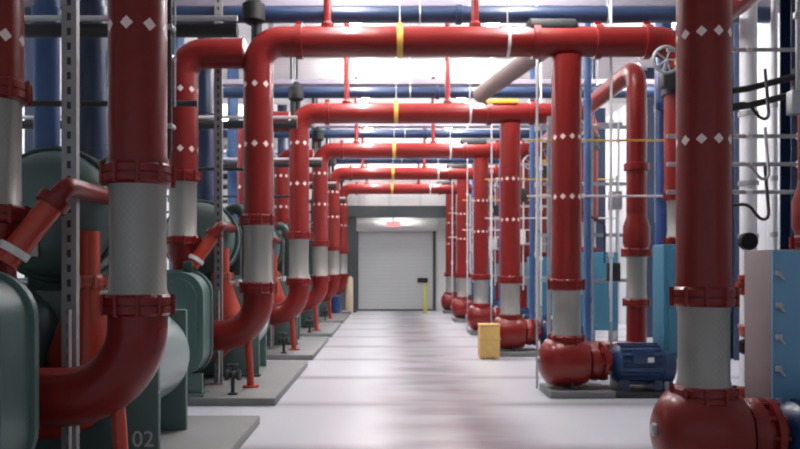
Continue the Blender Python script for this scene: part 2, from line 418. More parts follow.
for i in range(1, 6):
    lab = '%s lavender grey cable tray spanning the hall above the pipes, counted from the front' % ORD[i-1]
    loc = (0, DL[i]+(1.1 if i < 5 else -1.1), 5.60)
    if tr0 is None:
        tr0 = thing('cable_tray', loc, lab, 'cable tray', 'cable trays spanning the hall')
        b = MB(); b.box(-6.6, 6.4, -0.15, 0.15, 0, 0.01); b.build('tray_bottom', M['tray'], tr0, smooth=False)
        for yy in (-0.15, 0.14):
            b = MB(); b.box(-6.6, 6.4, yy, yy+0.01, 0.0, 0.10); b.build('side_rail', M['tray'], tr0, smooth=False)
        for xx in (-5.2, -2.0, 1.2, 4.4):
            b = MB(); b.box(xx-0.02, xx+0.02, -0.2, 0.2, -0.04, 0); b.cyl((xx, -0.19, -0.03), (xx, -0.19, CEIL-5.602), 0.008, 6); b.cyl((xx, 0.19, -0.03), (xx, 0.19, CEIL-5.602), 0.008, 6)
            b.build('trapeze_hanger', M['galv'], tr0)
        for yy, rr in ((-0.09, 0.03), (-0.02, 0.025), (0.06, 0.035)):
            b = MB(); b.cyl((-6.6, yy, 0.01+rr), (6.4, yy, 0.01+rr), rr, 8); b.build('cable', M['steel_dark'], tr0)
    else: dup(tr0, loc, lab)

# ------------------------------------------------------------------ overhead red pipes (gantries)
def overhead(i):
    t = thing('overhead_pipe', (0, DL[i], 0), 'x', 'pipe', 'red pipes bridging the walkway')
    b = MB(); b.tube(bend([(XL, 0, 4.30), (XL, 0, ZC), (3.95, 0, ZC), (3.95, 0, 2.72)], 0.32, 10), 0.2, 28)
    cb = b.build('crossbar', M['red'], t)
    b = MB(); b.tube([(1.60, 0, ZC), (1.64, 0, ZC)], 0.212, 28); b.build('white_band', M['tag_white'], t)
    b = MB(); b.tube([(0.12, 0, ZC), (0.20, 0, ZC)], 0.209, 28); b.cyl((0.16, 0, ZC+0.2), (0.16, 0, 5.04), 0.035, 10); b.build('yellow_hanger', M['yellow'], t)
    b = MB(); b.cyl((0.16, 0, 5.03), (0.16, 0, CEIL-0.002), 0.010, 8); b.build('hanger_rod', M['galv'], t)
    b = MB(); b.cyl((1.62, 0, ZC+0.2), (1.62, 0, CEIL), 0.012, 8); b.build('hanger_rod', M['galv'], t)
    for xx in (-0.82, 1.18):
        b = MB(); b.cyl((xx, 0, ZC+0.18), (xx, 0, CEIL), 0.052, 12); b.lathe([(0.085, ZC+0.19), (0.085, ZC+0.24), (0.055, ZC+0.27)], c=(xx, 0, 0), n=14); b.build('branch_pipe', M['red'], t)
    # grooved couplings along the run
    for xx in (-1.2, 2.0, 2.84, 3.5):
        b = MB(); b.lathe([(0.2, -0.05), (0.232, -0.045), (0.232, 0.045), (0.2, 0.05)], c=(xx, 0, ZC), axis='x', n=28); b.box(xx-0.045, xx+0.045, -0.03, 0.03, ZC+0.22, ZC+0.27); b.build('coupling', M['red'], t)
    # vent on the corner
    b = MB(); b.cyl((XL-0.02, 0, ZC+0.05), (XL-0.02, 0, ZC+0.30), 0.05, 12)
    b.lathe([(0.09, 5.02), (0.15, 5.06), (0.155, 5.28), (0.12, 5.30), (0.05, 5.40)], c=(XL-0.06, 0, 0), n=20); b.build('air_vent', M['black'], t)
    b = MB(); b.lathe([(0.09, -0.34), (0.14, -0.30), (0.14, 0.30), (0.09, 0.34)], c=(2.22, 0, ZC+0.17), axis='x', n=24); b.build('saddle_clamp', M['black'], t)
    if i == 2:
        b = MB(); b.bbox(1.93, 2.55, -0.16, 0.10, ZC+0.165, ZC+0.255, 0.02); b.build('yellow_block', M['yellow'], t)
    # drop leg
    b = flange(2.68, 0.2, 0.07); b.build('flange', M['red'], t, (3.95, 0, 0))
    b = flex(2.12, 2.64, 0.16); b.build('flexible_connector', M['braid'], t, (3.95, 0, 0))
    b = flange(2.08, 0.2, 0.07); b.build('flange', M['red'], t, (3.95, 0, 0))
    # chain wheel valve on the drop leg
    v = MB(); v.lathe([(0.2, 4.05), (0.235, 4.05), (0.235, 4.12), (0.215, 4.13), (0.215, 4.27), (0.235, 4.28), (0.235, 4.35), (0.2, 4.35)], c=(3.95, 0, 0), n=24)
    v.bbox(3.62, 3.84, -0.32, -0.12, 4.10, 4.36, 0.03); v.cyl((3.8, -0.2, 4.22), (3.95, -0.1, 4.22), 0.06, 12)
    vo = v.build('valve_body', M['steel_dark'], t)
    v = MB(); v.torus((3.62, -0.42, 4.42), 0.17, 0.022, 'y')
    for a in range(5):
        an = 2*PI*a/5; v.cyl((3.62, -0.42, 4.42), (3.62+0.17*math.cos(an), -0.42, 4.42+0.17*math.sin(an)), 0.013, 8)
    v.cyl((3.62, -0.44, 4.42), (3.66, -0.2, 4.24), 0.025, 10)
    v.build('hand_wheel', M['galv'], vo)
    v = MB(); v.bbox(3.80, 4.04, -0.36, -0.2, 4.40, 4.50, 0.02); v.cyl((3.85, -0.28, 4.41), (3.85, -0.24, 4.30), 0.03, 8); v.build('yellow_indicator', M['yellow'], vo)
    v = MB()
    for xx in (3.47, 3.77): v.cyl((xx, -0.42, 4.42), (xx, -0.42, 2.3), 0.007, 6)
    v.build('pull_chain', M['galv'], vo)
    return t
ov = {}
names_ov = ['thick red pipe bridging the walkway, lowest-numbered bay, biggest and highest in view',
            'red bridging pipe just behind the biggest one, with an ochre block on top',
            'middle one of the five red pipes bridging the walkway',
            'red pipe bridging the walkway, second from the roller door',
            'red bridging pipe closest to the dark frame of the roller door']
names_ov[0] = 'biggest and highest red pipe bridging the walkway, black saddle clamp and yellow hanger'
for i in range(1, 6):
    if i <= 3: ov[i] = overhead(i); ov[i]['label'] = names_ov[i-1]
    else: ov[i] = dup(ov[3], (0, DL[i], 0), names_ov[i-1])

# ------------------------------------------------------------------ left risers
def left_riser(ztop):
    t = thing('riser_pipe', (0, 0, 0), 'x', 'pipe', 'red risers along the left of the walkway')
    b = MB(); b.lathe([(0.2, 2.36), (0.21, 2.46), (0.2, 2.5), (0.2, ztop)], n=32); b.build('pipe', M['red_left'], t)
    flange(2.36, 0.25, 0.11).build('flange', M['red'], t)
    flex(1.50, 2.31, 0.195).build('flexible_connector', M['braid'], t)
    flange(1.45, 0.245, 0.11).build('flange', M['red'], t)
    b = MB(); b.tube(bend([(0, 0, 1.40), (0, 0, 0.80), (-0.99, 0, 0.80)], 0.50, 14), 0.205, 32); el = b.build('elbow', M['red'], t)
    b = MB(); b.cyl((-0.14, 0, 0.74), (-0.10, 0.0, 0.115), 0.05, 14); b.lathe([(0.11, 0.10), (0.11, 0.125)], c=(-0.10, 0, 0), n=16); b.build('support_leg', M['red_bright'], t)
    return t
lr = left_riser(CEIL-0.003); lr.location = (XL, DL[0], 0); lr['label'] = 'big dark red riser left of the walkway with white diamonds, steel sleeve and large elbow'
lr1 = left_riser(4.298); lr1.location = (XL, DL[1], 0)
LRN = ['bright red left riser holding up the biggest bridging pipe', 'left red riser under the second bridging pipe, behind the bright one', 'left red riser under the middle bridging pipe',
       'left red riser under the bridging pipe second from the roller door', 'left red riser standing closest to the roller door frame']
lr1['label'] = LRN[0]
for i in range(2, 6): dup(lr1, (XL, DL[i], 0), LRN[i-1])
# inner (second) risers
def inner_riser(full):
    t = thing('chiller_riser', (0, 0, 0), 'x', 'pipe', 'red risers above the left chillers')
    b = MB()
    if full: b.lathe([(0.2, 2.92), (0.2, CEIL-0.003)], n=28)
    else: b.tube(bend([(0, 0, 2.92), (0, 0, 4.62), (0.84, 0, 4.62)], 0.3, 8), 0.2, 28)
    b.build('pipe', M['red_second'], t)
    flange(2.95, 0.24, 0.11).build('flange', M['red'], t)
    flex(2.11, 2.90, 0.185).build('flexible_connector', M['braid'], t)
    flange(2.08, 0.235, 0.09).build('flange', M['red'], t)
    b = MB(); b.lathe([(0.2, 2.04), (0.2, 1.90), (0.15, 1.78), (0.15, 1.60)], n=24); b.lathe([(0.2, 1.58), (0.2, 1.54), (0.15, 1.53), (0.15, 1.36)], n=24); b.build('reducer', M['red'], t)
    return t
ir0 = inner_riser(True); ir0.location = (XL2, DL[0], 0); ir0['label'] = 'red riser cut by the left photo edge, grey sleeve below its flange'
ir1 = inner_riser(False); ir1.location = (XL2, DL[1], 0)
IRN = ['two-banded red riser right behind the big dark left riser, elbow on top', 'red riser above the second visible chiller, half hidden by the bright left riser', 'third elbow-topped red riser over the chillers', 'fourth elbow-topped red riser over the chillers', 'elbow-topped red riser over the chiller closest to the roller door']
ir1['label'] = IRN[0]
for i in range(2, 6): dup(ir1, (XL2, DL[i], 0), IRN[i-1])

# ------------------------------------------------------------------ pads
pad0 = None
PN = ['concrete pad under the chiller stencilled 02', 'wide concrete pad under the bright red left riser', 'concrete pad under the left riser of the second bridging pipe', 'concrete pad under the left riser of the middle bridging pipe', 'concrete pad under the chiller second from the roller door', 'concrete pad under the chiller closest to the roller door']
for i in range(6):
    y1 = 2.92 if i < 5 else 0.45
    if i in (0, 5):
        b = MB(); b.bbox(-4.4, -1.40, -0.87, y1, 0, 0.10, 0.012); o = b.build('equipment_pad', M['concrete_pad'], loc=(0, DL[i], 0))
        if i == 0: pad0 = o
    else: o = pad0.copy(); COL.objects.link(o); o.location = (0, DL[i], 0)
    tag(o, PN[i], 'concrete pad', 'concrete pads under the chillers')

# ------------------------------------------------------------------ chillers
def chiller(short=False):
    t = thing('chiller', (0, 0, 0.10), 'x', 'chiller', 'teal chillers in a row')
    # water box (rounded shoulders), front
    b = MB(); b.prism_y(rrect(-3.30, -2.31, 0.26, 1.56, 0.30), -0.80, -0.40); b.prism_y(rrect(-3.33, -2.28, 0.24, 1.59, 0.32), -0.44, -0.38)
    wb = b.build('water_box', M['teal'], t)
    b = MB(); b.prism_y(rrect(-3.22, -2.39, 0.36, 1.48, 0.24), -0.835, -0.80); 
    for k in range(14):
        a = 2*PI*k/14; x = -2.805+0.385*max(-1, min(1, 1.2*math.cos(a))); z = 0.92+0.53*max(-1, min(1, 1.15*math.sin(a)))
        b.lathe([(0.014, -0.85), (0.014, -0.82)], c=(x, 0, z), axis='y', n=6)
    b.build('cover_plate', M['teal'], wb)
    b = MB(); b.box(-3.25, -2.34, -0.74, -0.68, 0, 0.28); b.box(-3.30, -2.30, -0.82, -0.5, 0, 0.03); b.build('support_plate', M['teal'], t, smooth=False)
    b = MB(); b.bbox(-2.62, -2.50, -0.60, -0.54, 1.55, 1.70, 0.02); b.build('lifting_lug', M['teal_dark'], wb)
    # shell behind
    L = 2.35 if not short else 0.4
    b = MB(); b.lathe([(0.58, -0.38), (0.6, -0.34), (0.6, L-0.04), (0.58, L)], c=(-3.30, 0, 0.92), axis='y', n=36); b.build('shell', M['teal'], t)
    if short: return t
    # tube sheet / end support slab with stencil
    b = MB(); b.bbox(-3.75, -1.92, 1.0, 1.07, 0, 1.42, 0.02); ts = b.build('tube_sheet', M['teal'], t)
    b = MB(); b.bbox(-3.75, -1.90, 0.95, 1.12, 0, 0.04, 0.01); b.build('foot', M['teal_dark'], ts)
    b = MB(); b.bbox(-3.75, -2.0, 2.15, 2.22, 0, 1.2, 0.02); b.build('tube_sheet', M['teal'], t)
    b = MB(); b.lathe([(0.05, 1.07), (0.40, 1.08), (0.46, 1.12), (0.46, 2.13), (0.40, 2.14)], c=(-2.42, 0, 0.75), axis='y', n=30); b.build('lower_shell', M['teal_pale'], t)
    # compressor
    b = MB(); b.lathe([(0.28, 0.78), (0.40, 0.80), (0.50, 0.90), (0.54, 1.02), (0.54, 1.35), (0.47, 1.40), (0.47, 1.50), (0.40, 1.55), (0.40, 2.2), (0.30, 2.28)], c=(-2.80, 0, 2.06), axis='y', n=36)
    cp = b.build('compressor', M['teal'], t)
    b = MB(); b.torus((-2.80, 1.02, 2.06), 0.545, 0.03, 'y', n=36); b.torus((-2.80, 1.36, 2.06), 0.535, 0.03, 'y', n=36)
    for k in range(5): b.torus((-2.80, 1.66+k*0.11, 2.06), 0.41, 0.02, 'y', n=30)
    b.build('cooling_rib', M['teal_dark'], cp)
    b = MB(); b.tube(bend([(-2.42, 1.15, 2.45), (-2.25, 1.15, 2.62), (-2.12, 1.15, 2.2), (-2.12, 1.15, 1.45)], 0.12, 6), 0.085, 16); b.build('refrigerant_line', M['teal_dark'], cp)
    b = MB(); b.bbox(-3.08, -2.56, 1.1, 1.9, 1.35, 1.66, 0.03); b.build('compressor_mount', M['teal_dark'], t)
    b = MB(); b.bbox(-2.98, -2.82, 0.755, 0.775, 1.70, 1.80, 0.004); b.build('name_plate', M['tag_white'], cp)
    b = MB(); b.bbox(-2.56, -2.34, 1.72, 2.06, 1.5, 2.0, 0.02); b.build('control_box', M['steel_dark'], t)
    return t
ch0 = chiller(); ch0.location = (0, DL[0], 0.10)
CN = ['teal chiller behind the large left elbow, stencilled 02', 'teal chiller with pale rounded end just right of the big dark left riser', 'teal chiller behind the bright red left riser elbow', 'fourth teal chiller from the photo edge', 'teal chiller second from the roller door', 'last teal chiller, closest to the roller door']
ch0['label'] = CN[0]
for i in range(1, 5): dup(ch0, (0, DL[i], 0.10), CN[i])
ch5 = chiller(True); ch5.location = (0, DL[5], 0.10); ch5['label'] = CN[5]
ts0 = [c for c in ch0.children if c.name.startswith('tube_sheet')][0]
text_obj('stencil_number', '02', 0.19, M['text'], ts0, (-2.05, 0.998, 0.17), (PI/2, 0, 0), 0.002)

# condenser feed (conical red pieces) and slanted pipes
cf0 = None; sl0 = None
CF = ['flared red-orange pipe with elbow left of the large sleeve, at the chiller stencilled 02', 'flared red pipe between the pale rounded chiller end and the bright left riser', 'third flared red pipe in the chiller row', 'fourth flared red pipe in the chiller row', 'flared red pipe of the chiller second from the roller door']
SN = ['slanting red pipe with pale collar near the left photo edge', 'slanting red pipe above the chiller behind the big dark riser', 'slanting red pipe on the third chiller', 'slanting red pipe on the fourth chiller', 'slanting red pipe on the chiller second from the roller door']
for i in range(5):
    if i == 0:
        cf0 = thing('condenser_pipe', (-2.40, DL[0]+0.70, 0), CF[0], 'pipe', 'flared red pipes on the chillers')
        b = MB(); b.lathe([(0.10, 2.0), (0.10, 1.62), (0.13, 1.5), (0.29, 1.05), (0.29, 0.86)], n=28); b.tube(bend([(0, 0, 0.92), (0, 0, 0.62), (-0.42, 0, 0.62)], 0.29, 8), 0.28, 26); b.build('reducer', M['red_bright'], cf0)
        flange(1.60, 0.15, 0.06, 20, 8).build('flange', M['copper'], cf0)
        b = MB(); b.cyl((0.12, -0.03, 1.50), (0.22, -0.03, 1.5), 0.03, 10); b.lathe([(0.05, 1.45), (0.05, 1.55)], c=(0.24, -0.03, 0), n=12); b.build('drain_valve', M['tag_white'], cf0)
        sl0 = thing('slanted_pipe', (0, DL[0]-0.10, 0), SN[0], 'pipe', 'slanting red pipes on the chillers')
        b = MB(); b.tube([(-2.36, 0.1, 2.16), (-2.62, -0.05, 1.74)], 0.085, 18); b.build('pipe', M['red_bright'], sl0)
        b = MB(); p = Vector((-2.585, -0.03, 1.80)); q = Vector((-2.56, -0.015, 1.845)); b.cyl(p, q, 0.11, 18); b.build('collar', M['tag_white'], sl0)
        b = MB(); b.cyl((-2.34, 0.115, 2.2), (-2.375, 0.09, 2.14), 0.115, 18); b.build('flange', M['red'], sl0)
        b = MB(); b.tube(bend([(-2.36, 0.1, 2.16), (-2.28, 0.14, 2.29), (-2.30, 0.95, 2.29)], 0.1, 6), 0.07, 14); b.build('return_line', M['red'], sl0)
    else:
        dup(cf0, (-2.40, DL[i]+0.70, 0), CF[i]); dup(sl0, (0, DL[i]-0.10, 0), SN[i])

# slotted strut posts beside the chillers
sp0 = None
STN = ['slotted grey strut post crossing in front of the chiller stencilled 02', 'slotted strut post rising left of the bright red riser', 'third slotted strut post along the chillers', 'fourth slotted strut post along the chillers', 'slotted strut post of the chiller second from the roller door']
for i in range(5):
    loc = (-2.37, DL[i]+0.32, 0)
    if sp0 is None:
        sp0 = thing('strut_post', loc, STN[0], 'strut', 'slotted strut posts')
        b = MB(); b.box(-0.055, 0.055, -0.03, -0.02, 0.115, CEIL); b.box(-0.055, -0.045, -0.03, 0.03, 0.115, CEIL); b.box(0.045, 0.055, -0.03, 0.03, 0.115, CEIL)
        b.build('channel', M['slotted'], sp0, smooth=False)
        b = MB(); b.box(-0.1, 0.1, -0.08, 0.08, 0.10, 0.115); b.build('base_plate', M['galv'], sp0, smooth=False)
        b = MB(); b.cyl((0.015, -0.05, 0.11), (0.015, -0.05, 1.4), 0.014, 8); b.build('conduit', M['tag_white'], sp0)
    else: dup(sp0, loc, STN[i])

# blue risers on both walls
def blue_pipe(name, r, mat, ztop=CEIL-0.003):
    t = thing(name, (0, 0, 0), 'x', 'pipe', 'blue service pipes')
    b = MB(); b.lathe([(r, 0), (r, ztop)], n=20); b.build('pipe', mat, t)
    for z in (1.2, 2.9, 4.4):
        b = MB(); b.lathe([(r, z-0.06), (r*1.18, z-0.055), (r*1.18, z+0.055), (r, z+0.06)], n=20); b.build('coupling', mat, t)
    return t
for (xx, r, mt, nm) in ((-3.62, 0.13, 'sky_blue', 'light blue'), (-3.13, 0.15, 'navy', 'navy')):
    p0 = None
    for i in range(5):
        lab = '%s %s vertical pipe behind the chillers, counted from the photo edge' % (ORD[i], nm)
        loc = (xx, DL[i]+2.68, 0)
        if p0 is None: p0 = blue_pipe('blue_riser', r, M[mt]); p0.location = loc; p0['label'] = lab
        else: dup(p0, loc, lab)
p0 = None
for i in range(1, 6):
    yy = DR[i]+2.4 if i < 5 else 28.9
    lab = 'blue vertical pipe on the pump side, %s from the light blue cabinet' % ORD[i-1]
    if p0 is None: p0 = blue_pipe('blue_riser', 0.14, M['blue']); p0.location = (4.62, yy, 0); p0['label'] = lab
    else: dup(p0, (4.62, yy, 0), lab)
p0 = None
for i in range(1, 6):
    yy = DR[i]+1.9 if i < 5 else 28.6
    lab = 'slim light blue pipe right of the pumps, %s from the light blue cabinet' % ORD[i-1]
    if p0 is None: p0 = blue_pipe('slim_blue_riser', 0.06, M['sky_blue']); p0.location = (3.25, yy+0.15, 0); p0['label'] = lab
    else: dup(p0, (3.25, yy+0.15, 0), lab)

# ------------------------------------------------------------------ right risers and pumps
def right_riser(ztop):
    t = thing('pump_riser', (0, 0, 0), 'x', 'pipe', 'red risers above the pumps')
    b = MB(); b.lathe([(0.2, 1.50), (0.205, 1.62), (0.2, 1.66), (0.2, ztop)], n=32); b.build('pipe', M['red_right'], t)
    flange(1.49, 0.24, 0.11).build('flange', M['red'], t)
    flex(0.80, 1.42, 0.19).build('flexible_connector', M['braid'], t)
    flange(0.745, 0.24, 0.09).build('flange', M['red'], t)
    return t
r0 = right_riser(CEIL-0.003); r0.location = (XR, DR[0], 0); r0['label'] = 'big red riser with rows of white diamonds beside the light blue cabinet'
r1 = right_riser(4.57); r1.location = (XR, DR[1], 0)
RN = ['right red riser carrying the biggest bridging pipe, over a blue motored pump', 'right red riser carrying the second bridging pipe, beside the ochre crate', 'right red riser under the middle bridging pipe', 'right red riser under the bridging pipe second from the roller door', 'right red riser closest to the roller door frame']
r1['label'] = RN[0]
for i in range(2, 6): dup(r1, (XR, DR[i], 0), RN[i-1])

def pump():
    t = thing('pump', (0, 0, 0), 'x', 'pump', 'red pumps with blue motors')
    b = MB(); b.bbox(2.12, 2.98, -0.36, 0.36, 0, 0.10, 0.012); b.build('base_slab', M['concrete_pad'], t)
    b = MB(); b.bbox(2.98, 3.85, -0.34, 0.34, 0, 0.085, 0.012); b.build('motor_skid', M['steel_dark'], t)
    # casing, axis along x
    b = MB()
    b.lathe([(0.09, -0.37), (0.16, -0.36), (0.22, -0.33), (0.30, -0.27), (0.335, -0.15), (0.34, 0.0), (0.335, 0.15), (0.29, 0.26), (0.20, 0.31), (0.16, 0.33)], c=(2.42, 0, 0.45), axis='x', n=36)
    b.lathe([(0.26, 0.56), (0.20, 0.62), (0.19, 0.70)], c=(2.42, 0, 0), n=28)
    cs = b.build('casing', M['red'], t)
    b = MB(); b.lathe([(0.12, 2.70), (0.24, 2.72), (0.26, 2.76), (0.26, 2.82), (0.22, 2.84), (0.22, 2.87), (0.26, 2.88), (0.26, 2.93), (0.13, 2.96), (0.13, 3.02)], c=(0, 0, 0.45), axis='x', n=30)
    for k in range(10):
        a = 2*PI*k/10; b.lathe([(0.018, 2.73), (0.018, 2.96)], c=(0, 0.235*math.cos(a), 0.45+0.235*math.sin(a)), axis='x', n=6)
    b.build('bearing_frame', M['red'], cs)
    b = MB(); b.lathe([(0.03, 2.02), (0.05, 2.03), (0.05, 2.07)], c=(0, 0, 0.47), axis='x', n=14); b.build('drain_plug', M['galv'], cs)
    b = MB(); b.box(2.28, 2.36, -0.06, 0.06, 0.10, 0.18); b.box(2.50, 2.56, -0.06, 0.06, 0.10, 0.18); b.build('pedestal', M['galv'], t, smooth=False)
    b = MB(); b.lathe([(0.02, 0.09), (0.02, 0.2)], c=(2.44, -0.25, 0), n=8); b.build('jack_screw', M['steel_dark'], t)
    # motor
    b = MB(); b.lathe([(0.08, 3.0), (0.20, 3.03), (0.26, 3.10), (0.26, 3.66), (0.28, 3.67), (0.28, 3.80), (0.22, 3.84)], c=(0, 0, 0.42), axis='x', n=32)
    mt = b.build('motor', M['motor_blue'], t)
    b = MB()
    for k in range(20):
        a = 2*PI*k/20+0.1; y, z = 0.27*math.cos(a), 0.27*math.sin(a)
        b.tube([(3.12, y, 0.42+z), (3.64, y, 0.42+z)], 0.014, 6)
    b.build('cooling_fin', M['motor_blue'], mt)
    b = MB(); b.bbox(3.22, 3.50, -0.36, -0.24, 0.46, 0.66, 0.02); b.build('terminal_box', M['motor_blue'], mt)
    b = MB(); b.box(3.40, 3.48, -0.366, -0.359, 0.48, 0.54); b.build('rating_plate', M['tag_white'], mt, smooth=False)
    b = MB(); b.box(3.10, 3.20, -0.24, 0.24, 0.085, 0.22); b.build('motor_foot', M['motor_blue'], mt, smooth=False)
    b = MB(); b.box(3.54, 3.64, -0.24, 0.24, 0.085, 0.22); b.build('motor_foot', M['motor_blue'], mt, smooth=False)
    # suction spool from behind
    b = MB(); b.tube(bend([(2.66, 0.20, 0.45), (2.66, 1.1, 0.45)], 0.2), 0.15, 20); b.lathe([(0.15, 0.30), (0.22, 0.31), (0.22, 0.37), (0.15, 0.38)], c=(2.66, 0, 0.45), axis='y', n=20)
    b.build('suction_nozzle', M['red'], cs)
    return t
PNM = ['red pump under the big right riser at the bottom photo edge', 'red pump with blue motor beneath the right riser of the biggest bridging pipe', 'red pump beside the ochre crate', 'red pump under the right riser of the middle bridging pipe', 'red pump second from the roller door', 'red pump closest to the roller door']
pu = pump(); pu.location = (0, DR[0], 0); pu['label'] = PNM[0]
for i in range(1, 6): dup(pu, (0, DR[i], 0), PNM[i])

# suction pipes behind the pumps
def suction(xv, run):
    t = thing('suction_pipe', (0, 0, 0), 'x', 'pipe', 'red suction pipes behind the pumps')
    b = MB(); b.tube(bend([(2.66, 1.12, 0.45), (2.66, 1.30, 0.45), (xv, 1.30, 0.45), (xv, 1.30, 1.16)], 0.17, 8), 0.15, 24); b.build('lower_elbow', M['red'], t)
    f = flange(1.19, 0.2, 0.08, 24, 8); f.build('flange', M['red'], t, (xv, 1.30, 0))
    flex(1.24, 1.90, 0.15).build('flexible_connector', M['braid'], t, (xv, 1.30, 0))
    flange(1.95, 0.22, 0.09, 24, 8).build('flange', M['red'], t, (xv, 1.30, 0))
    b = MB(); b.lathe([(0.16, 1.98), (0.2, 2.10), (0.2, 2.35), (0.15, 2.5), (0.15, 2.6)], c=(xv, 1.30, 0), n=24)
    b.tube(bend([(xv, 1.30, 2.55), (xv, 1.30, 4.78), (xv, 1.30+run, 4.78)], 0.3, 8), 0.15, 24)
    b.build('upper_pipe', M['red'], t)
    b = MB(); b.lathe([(0.15, 3.2), (0.19, 3.21), (0.19, 3.31), (0.15, 3.32)], c=(xv, 1.30, 0), n=24); b.build('coupling', M['red'], t)
    return t
SU = ['short red suction pipe behind the pump at the bottom photo edge', 'red suction pipe with steel sleeve behind the blue motor, elbow running back overhead', 'red suction pipe behind the pump beside the ochre crate', 'third overhead-elbowed red suction pipe behind the pumps', 'red suction pipe behind the pump second from the roller door']
su = suction(4.02, 2.88); su.location = (0, DR[0], 0); su['label'] = SU[0]
su1 = suction(3.80, 3.12); su1.location = (0, DR[1], 0); su1['label'] = SU[1]
for i in range(2, 5): dup(su1, (0, DR[i], 0), SU[i])

# heat exchanger cabinets below the drop legs
M['exchanger'] = paint('exchanger_teal_blue', (0.035, 0.16, 0.25), 0.45, var=0.08)
def exchanger():
    t = thing('blue_exchanger', (0, 0, 0), 'x', 'heat exchanger', 'blue plate heat exchangers')
    b = MB(); b.bbox(3.66, 4.5, -0.2, 0.22, 0.5, 2.03, 0.02); b.build('housing', M['exchanger'], t)
    b = MB(); b.bbox(3.72, 4.44, -0.225, -0.2, 0.56, 1.97, 0.01); dr = b.build('door', M['exchanger'], t)
    b = MB(); b.bbox(3.76, 3.79, -0.26, -0.222, 1.2, 1.35, 0.008); b.build('handle', M['galv'], dr)
    for xx in (3.72, 4.44):
        for yy in (-0.14, 0.16):
            b = MB(); b.box(xx-0.03, xx+0.03, yy-0.03, yy+0.03, 0, 0.51); b.build('leg', M['galv'], t, smooth=False)
    return t
EX = ['teal-blue tall box just left of the big right riser', 'second teal-blue tall box behind the first, on the pump side', 'third teal-blue tall box along the pumps', 'fourth teal-blue tall box along the pumps', 'teal-blue tall box closest to the roller door']
ex = exchanger(); ex.location = (0, DR[1], 0); ex['label'] = EX[0]
for i in range(2, 6): dup(ex, (0, DR[i], 0), EX[i-1])
# light blue control cabinet, right edge
cb = thing('control_cabinet', (3.14, 6.15, 0), 'light blue control cabinet with latches at the right photo edge', 'cabinet')
b = MB(); b.bbox(0, 0.95, 0, 0.46, 0.5, 1.86, 0.012); b.build('housing', M['cabinet_side'], cb)
b = MB(); b.bbox(0.0, 0.46, -0.03, 0.0, 0.51, 1.85, 0.008); d1 = b.build('door', M['cabinet'], cb)
b = MB(); b.bbox(0.48, 0.95, -0.03, 0.0, 0.51, 1.85, 0.008); d2 = b.build('door', M['cabinet'], cb)
for z in (0.62, 0.88, 1.14, 1.40, 1.66):
    b = MB(); b.bbox(0.015, 0.07, -0.06, -0.03, z-0.02, z+0.03, 0.008); b.cyl((0.04, -0.05, z), (0.075, -0.075, z-0.05), 0.012, 8); b.build('latch', M['galv'], d1)
b = MB(); b.bbox(0.54, 0.60, -0.045, -0.03, 1.1, 1.2, 0.005); b.build('switch', M['black'], d2)
for xx in (0.03, 0.92):
    for yy in (0.05, 0.41):
        b = MB(); b.box(xx-0.03, xx+0.03, yy-0.03, yy+0.03, 0, 0.505); b.build('leg', M['galv'], cb, smooth=False)

# right background: white pipes, columns, conduits
WP = ['thick white jacketed pipe right of the big right riser', 'slim white pipe beside the dark blue column', 'white jacketed pipe hugging the big right riser']
for (xx, yy, r, lab) in ((4.42, 9.2, 0.10, WP[0]), (4.48, 8.7, 0.035, WP[1]), (4.05, 9.0, 0.04, WP[2])):
    t = thing('white_pipe', (xx, yy, 0), lab, 'pipe', 'white pipes right of the pumps')
    b = MB(); b.lathe([(r, 0), (r, CEIL)], n=18); b.build('pipe', M['white_pipe'], t)
    for z in (1.0, 2.1, 2.75, 3.6):
        b = MB(); b.lathe([(r, z-0.03), (r*1.2, z-0.025), (r*1.2, z+0.025), (r, z+0.03)], n=18); b.build('band', M['galv'], t)
t = thing('blue_column', (4.40, 8.0, 0), 'dark blue steel column behind the light blue cabinet', 'column')
b = MB(); b.box(-0.16, 0.16, -0.12, -0.10, 0, CEIL); b.box(-0.16, 0.16, 0.10, 0.12, 0, CEIL); b.box(-0.01, 0.01, -0.1, 0.1, 0, CEIL); b.build('column_shaft', M['navy'], t, smooth=False)
b = MB(); b.box(-0.2, 0.2, -0.18, 0.18, 0, 0.02); b.build('base_plate', M['steel_dark'], t, smooth=False)
COLS = [(-6.6, 'left wall'), (6.6, 'right wall')]
for xx, nm in COLS:
    c0 = None
    for i in range(5):
        lab = '%s dark blue building column on the %s, from the roller door' % (ORD[4-i], nm)
        loc = (xx, 9.4+BAY*i, 0)
        if c0 is None:
            b = MB(); b.box(-0.16, 0.16, -0.13, -0.11, 0, CEIL); b.box(-0.16, 0.16, 0.11, 0.13, 0, CEIL); b.box(-0.012, 0.012, -0.11, 0.11, 0, CEIL)
            c0 = b.build('building_column', M['navy'], loc=loc, smooth=False); tag(c0, lab, 'column', 'building columns along the walls')
        else:
            o = c0.copy(); COL.objects.link(o); o.location = loc; o['label'] = lab
